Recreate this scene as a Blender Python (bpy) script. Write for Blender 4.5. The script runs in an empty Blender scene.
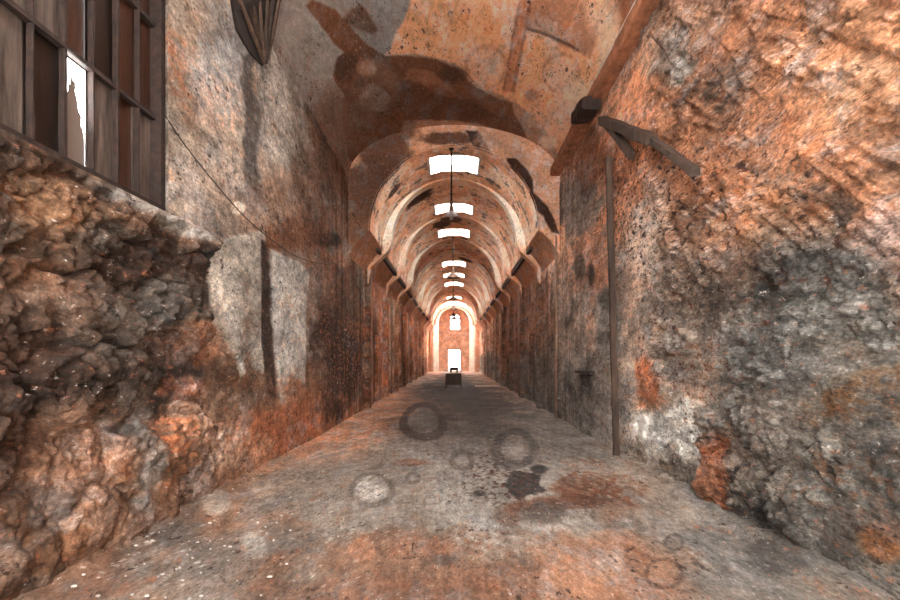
import bpy, math, random
import numpy as np
random.seed(4)
PI = math.pi
F, VX, VY = 600.0, 454.0, 357.0        # focal length and vanishing point of the photograph, in its pixels
H = 1.4                                # eye height; zr below is height above the eye
W = 2.42                               # half width of the corridor
DT = 13.7                              # distance where the tall near hall meets the lower barrel vault
END = 60.0
C = bpy.context.scene.collection

# ------------------------------------------------------------------ noise
def _hash(ix, iy, seed):
    h = (ix.astype(np.int64) * 374761393 + iy.astype(np.int64) * 668265263 + seed * 1442695041) & 0xFFFFFFFF
    h = ((h ^ (h >> 13)) * 1274126177) & 0xFFFFFFFF
    h = ((h ^ (h >> 16)) * 2246822519) & 0xFFFFFFFF
    return ((h ^ (h >> 15)) & 0xFFFFFF) / float(0xFFFFFF)
def perlin(x, y, seed):
    ix = np.floor(x); iy = np.floor(y); fx = x - ix; fy = y - iy
    ux = fx*fx*fx*(fx*(fx*6-15)+10); uy = fy*fy*fy*(fy*(fy*6-15)+10)
    def g(a, b):
        t = _hash(ix+a, iy+b, seed) * 2*PI
        return np.cos(t)*(fx-a) + np.sin(t)*(fy-b)
    return 1.4*((g(0,0)*(1-ux)+g(1,0)*ux)*(1-uy) + (g(0,1)*(1-ux)+g(1,1)*ux)*uy)
def fbm(x, y, f, octv, seed, gain=.5):
    a, s = 1.0, np.zeros_like(x)
    for k in range(octv):
        s += a*perlin(x*f+17.3*k, y*f-9.1*k, seed+k*13); f *= 2.03; a *= gain
    return s
def ridged(x, y, f, octv, seed, gain=.5):
    a, s = 1.0, np.zeros_like(x)
    for k in range(octv):
        s += a*(1-2*np.abs(perlin(x*f+5.3*k, y*f+3.1*k, seed+k*7))); f *= 2.03; a *= gain
    return s
def voronoi(x, y, seed):
    ix = np.floor(x); iy = np.floor(y)
    f1 = np.full_like(x, 9.); f2 = np.full_like(x, 9.); idv = np.zeros_like(x)
    dx = np.zeros_like(x); dy = np.zeros_like(x)
    for a in (-1,0,1):
        for b in (-1,0,1):
            px = ix+a+.12+.76*_hash(ix+a, iy+b, seed); py = iy+b+.12+.76*_hash(ix+a, iy+b, seed+77)
            d = np.hypot(px-x, py-y); cid = _hash(ix+a, iy+b, seed+191)
            n = d < f1
            f2 = np.where(n, f1, np.minimum(f2, d))
            f1 = np.where(n, d, f1); idv = np.where(n, cid, idv); dx = np.where(n, x-px, dx); dy = np.where(n, y-py, dy)
    return f1, f2, idv, dx, dy
def sst(a, b, x):
    t = np.clip((x-a)/(b-a), 0, 1); return t*t*(3-2*t)
def rubble(u, v, size, seed, warp=.35):
    uu = u/size/1.7 + warp*fbm(u, v, 1.2/size, 3, seed+5); vv = v/size + warp*fbm(u, v, 1.2/size, 3, seed+50)
    f1, f2, cid, dx, dy = voronoi(uu, vv, seed)
    e = f2-f1
    dome = sst(0, .22, e)*.7 + .3*sst(.1, .7, e)
    r2 = (cid*7.31) % 1; r3 = (cid*13.7) % 1
    return size*(dome*(.30+.75*cid) + (dx*(r2-.5)+dy*(r3-.5))*.6*sst(0,.2,e)), e, cid

# ------------------------------------------------------------------ colour helpers (albedo, sRGB in, linear out)
def lin(c):
    c = np.clip(np.asarray(c, float)/255., 0, 1)
    return np.where(c <= .04045, c/12.92, ((c+.055)/1.055)**2.4)
OR=(196,124,88); OL=(214,148,112); OD=(158,90,58); BR=(112,74,54); BD=(72,46,34); GR=(146,138,133); GL=(184,176,170)
GD=(92,86,82); GB=(140,138,140); PK=(190,158,138); CR=(226,200,180); BK=(40,32,28); RU=(176,94,56); TN=(160,130,112); WH=(232,226,220)

# stains, repairs and peeled plaster, each anchored on its surface
class Surf:
    """coordinates A,B on the surface; proj gives where a point of it is seen (used once, to size a stain in metres)"""
    def __init__(s, inv, proj): s.inv, s.proj = inv, proj
def ellipse_mask(S, A, B, n, p):
    px, py, rx, ry = p['e']; a, b = S.inv(px, py); h = 1e-3
    x0, y0 = S.proj(a, b); xa, ya = S.proj(a+h, b); xb, yb = S.proj(a, b+h)
    dx = (xa-x0)/h*(A-a) + (xb-x0)/h*(B-b); dy = (ya-y0)/h*(A-a) + (yb-y0)/h*(B-b)
    t = math.radians(p.get('rot', 0)); ex = dx*math.cos(t)+dy*math.sin(t); ey = -dx*math.sin(t)+dy*math.cos(t)
    r = np.hypot(ex/rx, ey/ry)
    if 'ring' in p: r = 1 - (p['ring']-np.abs(r-1))/p['ring']
    s = p.get('soft', .3)
    return sst(-s, s, 1-r+p.get('noise', .5)*n)
def poly_mask(S, A, B, n, p):
    P = [S.inv(x, y) for x, y in p['p']]
    ca = sum(q[0] for q in P)/len(P); cb = sum(q[1] for q in P)/len(P); h = 1e-3
    x0, y0 = S.proj(ca, cb); xa, ya = S.proj(ca+h, cb); xb, yb = S.proj(ca, cb+h)
    J = np.array([[(xa-x0)/h, (xb-x0)/h], [(ya-y0)/h, (yb-y0)/h]])
    X = J[0,0]*A+J[0,1]*B; Y = J[1,0]*A+J[1,1]*B
    Q = [(J[0,0]*a+J[0,1]*b, J[1,0]*a+J[1,1]*b) for a, b in P]
    ins = np.zeros(A.shape, bool); dist = np.full(A.shape, 1e9)
    for i in range(len(Q)):
        (x1, y1), (x2, y2) = Q[i], Q[(i+1) % len(Q)]
        if y1 != y2:
            c = ((y1 > Y) != (y2 > Y)) & (X < (x2-x1)*(Y-y1)/(y2-y1)+x1); ins ^= c
        L = (x2-x1)**2+(y2-y1)**2+1e-9
        t = np.clip(((X-x1)*(x2-x1)+(Y-y1)*(y2-y1))/L, 0, 1)
        dist = np.minimum(dist, np.hypot(X-x1-t*(x2-x1), Y-y1-t*(y2-y1)))
    sd = np.where(ins, dist, -dist)
    s = p.get('soft', 2.)
    return sst(-s, s, sd+p.get('noise', 4.)*n)
def paint(S, A, B, n, fine, col, disp, patches):
    for p in patches:
        m = (ellipse_mask if 'e' in p else poly_mask)(S, A, B, n, p)
        if 'speck' in p: m = m*sst(p['speck'], p['speck']+.12, fine)
        if 'veil' in p: m = m*sst(-.25, .35, n*.6+fine*.5+p['veil'])
        if 'h' in p: disp += p['h']*m
        if 'c' in p:
            a = (m*p.get('a', 1.))[..., None]; col[:] = col*(1-a)+np.array(p['c'], float)*a
def e(px, py, rx, ry, c=None, **k):
    d = dict(e=(px, py, rx, ry), **k)
    if c is not None: d['c'] = c
    return d
def poly(pts, c=None, **k):
    d = dict(p=pts, **k)
    if c is not None: d['c'] = c
    return d

# ------------------------------------------------------------------ mesh helpers
def grid_mesh(parts):
    """parts: list of (X,Y,Z,col,keepfaces) 2-D arrays -> one mesh data block with colour attribute"""
    vs, fs, cs, off = [], [], [], 0
    for X, Y, Z, col, keep in parts:
        n, m = X.shape
        vs.append(np.stack([X, Y, Z], -1).reshape(-1, 3)); cs.append(col.reshape(-1, 3))
        i = np.arange(n*m).reshape(n, m)+off
        q = np.stack([i[:-1,:-1], i[1:,:-1], i[1:,1:], i[:-1,1:]], -1)
        q = q[keep] if keep is not None else q.reshape(-1, 4)
        fs.append(q.reshape(-1, 4)); off += n*m
    v = np.concatenate(vs); f = np.concatenate(fs); c = np.concatenate(cs); g = c.mean(1, keepdims=True); c = lin((g+(c-g)*.92)*np.array((1., 1.008, .99)))
    me = bpy.data.meshes.new('mesh')
    me.vertices.add(len(v)); me.vertices.foreach_set('co', v.astype(np.float32).ravel())
    me.loops.add(f.size); me.loops.foreach_set('vertex_index', f.astype(np.int32).ravel())
    me.polygons.add(len(f)); me.polygons.foreach_set('loop_start', np.arange(0, f.size, 4, dtype=np.int32))
    me.update(calc_edges=True)
    me.polygons.foreach_set('use_smooth', np.ones(len(f), bool))
    at = me.color_attributes.new('Col', 'FLOAT_COLOR', 'POINT')
    at.data.foreach_set('color', np.concatenate([c, np.ones((len(c), 1))], 1).astype(np.float32).ravel())
    me.validate()
    return me
def link(name, me, mat, parent=None, **props):
    me.name = name
    o = bpy.data.objects.new(name, me); C.objects.link(o)
    if mat is not None: me.materials.append(mat)
    if parent is not None: o.parent = parent
    for k, v in props.items(): o[k] = v
    return o
def empty(name, loc, **props):
    o = bpy.data.objects.new(name, None); C.objects.link(o); o.location = loc
    o.empty_display_size = .1
    for k, v in props.items(): o[k] = v
    return o
class MB:
    def __init__(s): s.v, s.f = [], []
    def box(s, x0, x1, y0, y1, z0, z1):
        b = len(s.v)
        s.v += [(x, y, z) for x in (x0, x1) for y in (y0, y1) for z in (z0, z1)]
        s.f += [tuple(b+i for i in q) for q in ((0,1,3,2),(4,6,7,5),(0,4,5,1),(2,3,7,6),(0,2,6,4),(1,5,7,3))]
        return s
    def bar(s, p, q, w, h, up=(0,0,1), segs=1, jit=0.):
        """squared timber from p to q with slightly worn edges"""
        p, q = np.array(p, float), np.array(q, float); d = (q-p)/np.linalg.norm(q-p)
        sd = np.cross(d, up); sd /= np.linalg.norm(sd); u = np.cross(sd, d)
        b = len(s.v); bev = .18
        prof = [(-1+bev,-1),(1-bev,-1),(1,-1+bev),(1,1-bev),(1-bev,1),(-1+bev,1),(-1,1-bev),(-1,-1+bev)]
        for k in range(segs+1):
            c = p+(q-p)*k/segs
            for a, bb in prof:
                ja, jb = (1+random.uniform(-jit, jit)), (1+random.uniform(-jit, jit))
                s.v.append(tuple(c+sd*a*w/2*ja+u*bb*h/2*jb))
        for k in range(segs):
            for i in range(8):
                j = (i+1) % 8; s.f.append((b+k*8+i, b+k*8+j, b+(k+1)*8+j, b+(k+1)*8+i))
        s.f.append(tuple(b+i for i in range(7,-1,-1))); s.f.append(tuple(b+segs*8+i for i in range(8)))
        return s
    def tube(s, pts, r, n=8):
        b = len(s.v); pts = [np.array(p, float) for p in pts]
        for k, p in enumerate(pts):
            d = pts[min(k+1, len(pts)-1)]-pts[max(k-1, 0)]; d /= np.linalg.norm(d)
            a = np.array((0,0,1.)) if abs(d[2]) < .9 else np.array((1.,0,0))
            sd = np.cross(d, a); sd /= np.linalg.norm(sd); u = np.cross(sd, d)
            for i in range(n):
                t = 2*PI*i/n; s.v.append(tuple(p+r*(sd*math.cos(t)+u*math.sin(t))))
        for k in range(len(pts)-1):
            for i in range(n):
                j = (i+1) % n; s.f.append((b+k*n+i, b+k*n+j, b+(k+1)*n+j, b+(k+1)*n+i))
        s.f.append(tuple(b+i for i in range(n-1,-1,-1))); s.f.append(tuple(b+(len(pts)-1)*n+i for i in range(n)))
        return s
    def lathe(s, prof, n=24, c=(0,0,0)):
        b = len(s.v)
        for r, z in prof:
            for i in range(n):
                t = 2*PI*i/n; s.v.append((c[0]+r*math.cos(t), c[1]+r*math.sin(t), c[2]+z))
        for k in range(len(prof)-1):
            for i in range(n):
                j = (i+1) % n; s.f.append((b+k*n+i, b+k*n+j, b+(k+1)*n+j, b+(k+1)*n+i))
        return s
    def build(s, name, mat, parent=None, smooth=False, **props):
        me = bpy.data.meshes.new(name); me.from_pydata(s.v, [], s.f); me.update()
        if smooth: me.polygons.foreach_set('use_smooth', np.ones(len(me.polygons), bool))
        return link(name, me, mat, parent, **props)

# ------------------------------------------------------------------ materials
def new_mat(name):
    m = bpy.data.materials.new(name); m.use_nodes = True; nt = m.node_tree
    return m, nt, nt.nodes['Principled BSDF']
def N(nt, t, **k):
    n = nt.nodes.new(t)
    for a, b in k.items(): setattr(n, a, b)
    return n
def ramp(nt, src, stops):
    r = N(nt, 'ShaderNodeValToRGB'); nt.links.new(src, r.inputs[0]); el = r.color_ramp.elements
    while len(el) < len(stops): el.new(.5)
    for x, (p, c) in zip(el, stops):
        x.position = p; x.color = (c, c, c, 1) if isinstance(c, (int, float)) else (*lin(c), 1)
    return r.outputs[0]
def noise(nt, co, scale, detail=5, rough=.6):
    n = N(nt, 'ShaderNodeTexNoise'); n.inputs['Scale'].default_value = scale
    n.inputs['Detail'].default_value = detail; n.inputs['Roughness'].default_value = rough
    nt.links.new(co, n.inputs['Vector']); return n.outputs['Fac']
def mix(nt, mode, fac, a, b):
    m = N(nt, 'ShaderNodeMix', data_type='RGBA', blend_type=mode)
    for s, v in ((m.inputs[0], fac), (m.inputs[6], a), (m.inputs[7], b)):
        if hasattr(v, 'links'): nt.links.new(v, s)
        else: s.default_value = v if not isinstance(v, tuple) else (*lin(v), 1)
    return m.outputs[2]
def masonry(name, contrast=1., bump=.02, streak=False):
    """weathered surface: stains from the colour attribute, then fine grain, pits, rust flecks and pale flakes"""
    m, nt, bs = new_mat(name)
    at = N(nt, 'ShaderNodeVertexColor', layer_name='Col').outputs['Color']
    co = N(nt, 'ShaderNodeTexCoord').outputs['Object']
    if True:
        mp = N(nt, 'ShaderNodeMapping'); mp.inputs['Scale'].default_value = (1, .36, .8 if streak else 1); nt.links.new(co, mp.inputs[0]); co2 = mp.outputs[0]
    else: co2 = co
    k = contrast
    def gain(src, lo, hi, p0=.3, p1=.7):
        n = N(nt, 'ShaderNodeMapRange'); nt.links.new(src, n.inputs[0])
        for i, v in enumerate((p0, p1, lo, hi)): n.inputs[i+1].default_value = v
        cc = N(nt, 'ShaderNodeCombineColor')
        for i in range(3): nt.links.new(n.outputs[0], cc.inputs[i])
        return cc.outputs[0]
    c = mix(nt, 'MULTIPLY', 1., at, gain(noise(nt, co2, 1.7, 12, .74), 1-.62*k, 1+.62*k, .34, .66))
    c = mix(nt, 'MULTIPLY', 1., c, gain(noise(nt, co2, 13, 9, .78), 1-.62*k, 1+.6*k, .34, .66))
    c = mix(nt, 'MULTIPLY', 1., c, gain(noise(nt, co2, 60, 4, .7), 1-.4*k, 1+.4*k, .34, .66))
    gv = ramp(nt, noise(nt, co2, 3.1, 11, .76), [(.50, 0.), (.60, .5)])
    hs = N(nt, 'ShaderNodeHueSaturation'); hs.inputs['Saturation'].default_value = .12; hs.inputs['Value'].default_value = 1.05; nt.links.new(c, hs.inputs['Color'])
    c = mix(nt, 'MIX', gv, c, hs.outputs[0])
    wv = ramp(nt, noise(nt, co2, 4.3, 10, .75), [(.54, 0.), (.62, .42)]); c = mix(nt, 'MIX', wv, c, mix(nt, 'MULTIPLY', 1., c, (255, 198, 146)))
    for sc_, p0, p1, a0 in ((42, .60, .64, .9), (15, .63, .65, .9), (7, .66, .675, .8)):
        pits = ramp(nt, noise(nt, co2, sc_, 4, .6), [(p0, 0.), (p1, 1.)]); pm = ramp(nt, noise(nt, co, 1.6, 4), [(.45, 0.), (.58, a0)])
        f = N(nt, 'ShaderNodeMath', operation='MULTIPLY'); nt.links.new(pits, f.inputs[0]); nt.links.new(pm, f.inputs[1])
        c = mix(nt, 'MIX', f.outputs[0], c, (54, 38, 32))
    ru = ramp(nt, noise(nt, co2, 17, 7, .72), [(.60, 0.), (.67, .6)]); c = mix(nt, 'MIX', ru, c, (186, 116, 82))
    fl = ramp(nt, noise(nt, co2, 26, 6, .72), [(.62, 0.), (.69, .7)]); c = mix(nt, 'MIX', fl, c, (226, 216, 208))
    nt.links.new(c, bs.inputs['Base Color']); bs.inputs['Roughness'].default_value = .88
    bs.inputs['Specular IOR Level'].default_value = .25
    b = N(nt, 'ShaderNodeBump'); b.inputs['Strength'].default_value = 1.; b.inputs['Distance'].default_value = bump
    nt.links.new(noise(nt, co2, 24, 9, .72), b.inputs['Height']); nt.links.new(b.outputs[0], bs.inputs['Normal'])
    return m
def plain(name, c1, c2, rough=.6, metal=0., scale=6, bump=.004, stretch=(1,1,1)):
    m, nt, bs = new_mat(name); co = N(nt, 'ShaderNodeTexCoord').outputs['Object']
    mp = N(nt, 'ShaderNodeMapping'); mp.inputs['Scale'].default_value = stretch; nt.links.new(co, mp.inputs[0])
    n = noise(nt, mp.outputs[0], scale, 8, .7)
    nt.links.new(ramp(nt, n, [(.3, c1), (.7, c2)]), bs.inputs['Base Color'])
    bs.inputs['Roughness'].default_value = rough; bs.inputs['Metallic'].default_value = metal
    b = N(nt, 'ShaderNodeBump'); b.inputs['Distance'].default_value = bump; nt.links.new(n, b.inputs['Height'])
    nt.links.new(b.outputs[0], bs.inputs['Normal']); return m
M_rock = masonry('rock_face', 1.15, .035); M_plaster = masonry('peeling_plaster', 1., .02, True); M_floor = masonry('worn_floor', .8, .012); M_rib = masonry('lit_crescent_rib', .25, .006)
M_vault = masonry('vault_plaster', .42, .008)
M_wood = plain('old_timber', (34,24,19), (92,70,56), .8, 0, 9, .01, (1,1,.2))
M_wood_streak = plain('pale_timber_and_streak', (226,190,168), (246,226,212), .7, 0, 9)
M_beam = plain('brown_plate', (112,66,44), (206,138,100), .9, 0, 8, .03, (1,.5,1))
M_frame = plain('rusty_frame', (12,8,7), (66,44,34), .7, .1, 16, .01)
M_iron = plain('rusty_iron', (22,15,12), (62,42,34), .6, .3, 20)
M_cable = plain('black_cable', (22,18,16), (52,40,34), .6, 0, 20)
M_cablew = plain('pale_cable', (210,190,176), (240,230,220), .6, 0, 20)
M_pane1 = plain('grimy_brown_glass', (16,10,7), (84,48,32), .3, 0, 7, .004, (1,2.5,.35))
M_pane2 = plain('grimy_grey_glass', (24,20,18), (126,110,100), .4, 0, 7, .004, (1,2.5,.35))
M_pane3 = plain('soot_black_glass', (8,6,5), (42,28,22), .3, 0, 7, .004, (1,2.5,.35))
M_pipe = plain('painted_pipe', (120,84,64), (176,140,116), .6, 0, 10)
M_enamel = plain('enamel_shade', (84,56,42), (130,90,66), .45, 0, 12)
M_bulb = plain('glass_bulb', (190,170,150), (230,215,200), .15)
M_desk = plain('desk_wood', (58,42,34), (110,86,70), .7, 0, 14)
M_top = plain('pale_boards', (180,160,144), (232,220,208), .7, 0, 14)
M_flake = plain('plaster_flake', (150,140,130), (214,204,196), .9, 0, 8)
m, nt, bs = new_mat('clear_glass')
for l in list(nt.links): nt.links.remove(l)
tr = N(nt, 'ShaderNodeBsdfTransparent'); tr.inputs[0].default_value = (.85,.85,.84,1)
gl = N(nt, 'ShaderNodeBsdfGlossy'); gl.inputs['Roughness'].default_value = .05; mx = N(nt, 'ShaderNodeMixShader'); mx.inputs[0].default_value = .06
nt.links.new(tr.outputs[0], mx.inputs[1]); nt.links.new(gl.outputs[0], mx.inputs[2]); nt.links.new(mx.outputs[0], nt.nodes['Material Output'].inputs[0])
M_clear = m
M_hollow = plain('dark_hollow', (16,11,9), (52,38,32), .9, 0, 9)  # plain dark sheet behind the laths
# pane whose whitewash has flaked: clear glass at the top and along its edges, grimy film elsewhere
m, nt, bs = new_mat('flaking_whitewash_glass')
co = N(nt, 'ShaderNodeTexCoord').outputs['Generated']; sp = N(nt, 'ShaderNodeSeparateXYZ'); nt.links.new(co, sp.inputs[0])
def M2(op, a, b):
    n = N(nt, 'ShaderNodeMath', operation=op)
    for i, v in enumerate((a, b)):
        if hasattr(v, 'links'): nt.links.new(v, n.inputs[i])
        else: n.inputs[i].default_value = v
    return n.outputs[0]
edge = M2('ABSOLUTE', M2('SUBTRACT', sp.outputs[1], .5), 0.)
nz = noise(nt, N(nt, 'ShaderNodeTexCoord').outputs['Object'], 22, 6, .75)
v = M2('ADD', M2('MULTIPLY', sp.outputs[2], 1.1), M2('ADD', M2('MULTIPLY', edge, 1.1), M2('MULTIPLY', nz, .5)))
mask = ramp(nt, v, [(.0, 0.), (1., 1.)])
gt = M2('GREATER_THAN', v, 1.20)
bs.inputs['Base Color'].default_value = (*lin((120,106,96)), 1); bs.inputs['Roughness'].default_value = .5
tr = N(nt, 'ShaderNodeBsdfTransparent'); mx = N(nt, 'ShaderNodeMixShader')
nt.links.new(gt, mx.inputs[0]); nt.links.new(bs.outputs[0], mx.inputs[1]); nt.links.new(tr.outputs[0], mx.inputs[2])
nt.links.new(mx.outputs[0], nt.nodes['Material Output'].inputs[0]); M_flaky = m

# ------------------------------------------------------------------ surfaces
def rows(a, b, start=2.2, ratio=.004, coarse=.1):
    r = []
    if a < start: r += list(np.arange(a, start, coarse))
    s = max(a, start); n = max(2, int(math.log(b/s)/ratio)); r += list(s*np.exp(np.linspace(0, math.log(b/s), n)))
    return np.array(r)
LD = lambda d: np.log(np.maximum(d, .6))
def wall_surf(side):
    def inv(x, y):
        d = F*W/max(4., side*(x-VX)); return (math.log(d), (VY-y)*d/F)
    def proj(a, b):
        d = math.exp(a); return (VX+side*F*W/d, VY-F*b/d)
    return Surf(inv, proj)
S_L, S_R = wall_surf(-1), wall_surf(1)
def f_inv(x, y):
    d = F*H/max(3., y-VY); return (math.log(d), (x-VX)*d/F)
S_F = Surf(f_inv, lambda a, b: (VX+F*b/math.exp(a), VY+F*H/math.exp(a)))
ZS, RISE = 4.1, 1.2     # springing height and rise of the near vault, above the eye
def v_inv(x, y):
    a, b = (x-VX)/F, (VY-y)/F
    A = (a/W)**2+(b/RISE)**2; B = -2*b*ZS/RISE**2; Cc = (ZS/RISE)**2-1; D = B*B-4*A*Cc
    d = (-B+math.sqrt(max(D, 0)))/(2*A)
    return (math.log(d), math.atan2((b*d-ZS)/RISE, a*d/W))
S_V = Surf(v_inv, lambda a, b: (VX+F*W*math.cos(b)/math.exp(a), VY-F*(ZS+RISE*math.sin(b))/math.exp(a)))
R2, Z2 = 1.95, 2.9      # radius and centre height of the far barrel vault
S_D = Surf(lambda x, y: ((x-VX)*DT/F, (VY-y)*DT/F), lambda a, b: (VX+F*a/DT, VY-F*b/DT))

SKY = [(5.4,6.8),(1.6,3.2),(-2.,-.4),(14.4,15.6),(18.9,20.),(22.7,23.9),(30.3,31.7),(34.6,35.9),(38.8,40.4),(47.7,49.2)]  # first three are unseen, added to light the near hall
RIBS = [16.3, 20.6, 24.6, 28.4, 32.6, 36.8, 41.2, 45.6, 50.]
WIN = (.84, 4.97, 1.2, 3.48)      # left window: from, to, sill, head

def fields(u, v, seed):
    n = .62*fbm(u, v, 1.3, 6, seed, .6)+.15*fbm(u, v, 9, 3, seed+3, .6)
    fine = fbm(u, v, 14, 4, seed+9, .65)
    return n, fine

L_paint = [
 # upper smooth plaster
 e(190,120,60,110,(204,184,168),a=.9,noise=.9), e(195,60,26,70,(150,126,110),a=.8,noise=1.), e(185,75,20,40,RU,a=.5,noise=1.2,veil=0),
 e(225,60,30,60,(168,166,168),a=.8,noise=.8), e(215,180,30,60,(196,172,156),a=.7), e(230,90,25,40,OL,a=.35,veil=0),
 e(300,90,45,110,(186,178,172),a=.95,noise=.7), e(290,150,20,70,(206,200,194),a=.6,veil=0), e(255,120,10,60,GD,a=.6,noise=1,veil=.1), e(330,120,30,90,(136,112,98),a=.7),
 poly([(243,55),(256,50),(252,90),(262,118),(256,150),(262,200),(252,215),(246,180),(243,140),(247,110),(240,80)],(96,88,84),a=.9,noise=4,h=-.012),
 e(345,150,34,60,(116,86,70),a=.85,noise=.8), e(335,90,20,30,GB,a=.6),
 e(285,210,40,40,(164,132,112),a=.7), e(300,235,34,16,BR,a=.75,noise=.8), e(345,225,50,22,(130,88,66),a=.7), e(330,240,12,7,BD,a=.9),
 e(375,170,30,50,(108,72,54),a=.8), e(330,285,22,40,OR,a=.6,noise=.9), e(385,240,22,40,(176,118,90),a=.8),
 # rubble
 e(60,210,70,36,(150,110,84),a=.85,noise=.7,soft=.5), e(30,200,40,26,(176,128,96),a=.7), e(90,235,34,20,GR,a=.6,noise=.8), e(150,215,60,9,GL,a=.8,rot=26,noise=.6),
 e(40,310,60,50,(138,108,92),a=.8), e(110,330,46,34,(142,126,116),a=.75), e(30,270,30,12,(120,80,58),a=.7), e(150,265,50,34,(84,60,48),a=.8,noise=.9), 
 e(165,300,40,28,(112,102,96),a=.8), e(205,280,6,50,(62,54,50),a=.8,noise=.6), e(120,390,40,30,(120,104,94),a=.7), e(20,370,40,60,(78,54,42),a=.8),
 e(190,350,36,26,(176,118,88),a=.7,noise=.9), e(135,440,18,70,(132,124,120),a=.75,noise=.7), e(60,450,60,50,(142,104,84),a=.7), e(75,430,30,40,(164,124,102),a=.6), e(10,430,24,60,(66,44,34),a=.8),
 # plaster tongues and the raw wall between them
 poly([(207,240),(262,232),(262,300),(268,330),(262,372),(252,366),(248,330),(240,395),(230,350),(222,330),(214,322),(208,280)],(198,188,178),noise=5,h=.015),
 e(235,330,20,34,(140,118,104),a=.6,veil=0,noise=1), e(236,300,14,24,GL,a=.7,veil=0),
 poly([(260,240),(264,243),(271,262),(275,330),(276,400),(268,392),(261,340),(262,290)],(70,54,46),noise=2,h=-.02),
 poly([(270,250),(300,262),(309,275),(305,320),(305,395),(298,402),(292,412),(286,418),(279,402),(274,350),(272,300)],(216,212,208),noise=2.5,h=.016),
 poly([(309,270),(332,285),(334,340),(330,385),(318,380),(311,350)],(150,136,126),noise=5,a=.8,veil=.1), e(322,330,10,50,(90,76,68),a=.6,veil=0), e(318,300,8,30,WH,a=.6,veil=-.1),
 e(225,410,50,30,(156,122,102),a=.7), e(250,400,30,26,(104,82,70),a=.6,veil=.1), e(190,420,30,30,(178,150,132),a=.6,veil=0), e(185,385,32,16,(190,112,76),a=.7,noise=.8), e(165,440,20,30,RU,a=.55,veil=0),
 e(280,430,44,24,(192,116,80),a=.8,noise=.8), e(330,410,40,30,(184,118,84),a=.8,noise=.8), e(230,445,44,20,(196,170,150),a=.6,veil=0),
 e(350,330,24,60,(92,62,46),a=.85,noise=.9), e(345,370,26,36,(64,46,38),a=.75,noise=.9), e(330,340,10,20,BD,a=.7), e(352,355,26,44,OR,a=.9,speck=.35),
 e(385,330,18,60,(186,110,72),a=.8,noise=.8), e(410,330,14,50,(170,104,72),a=.8), e(392,320,3,60,CR,a=.5), e(375,345,2,40,BD,a=.6),
 e(238,208,7,7,(238,228,218),a=1.,noise=.1,soft=.15),
]
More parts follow.
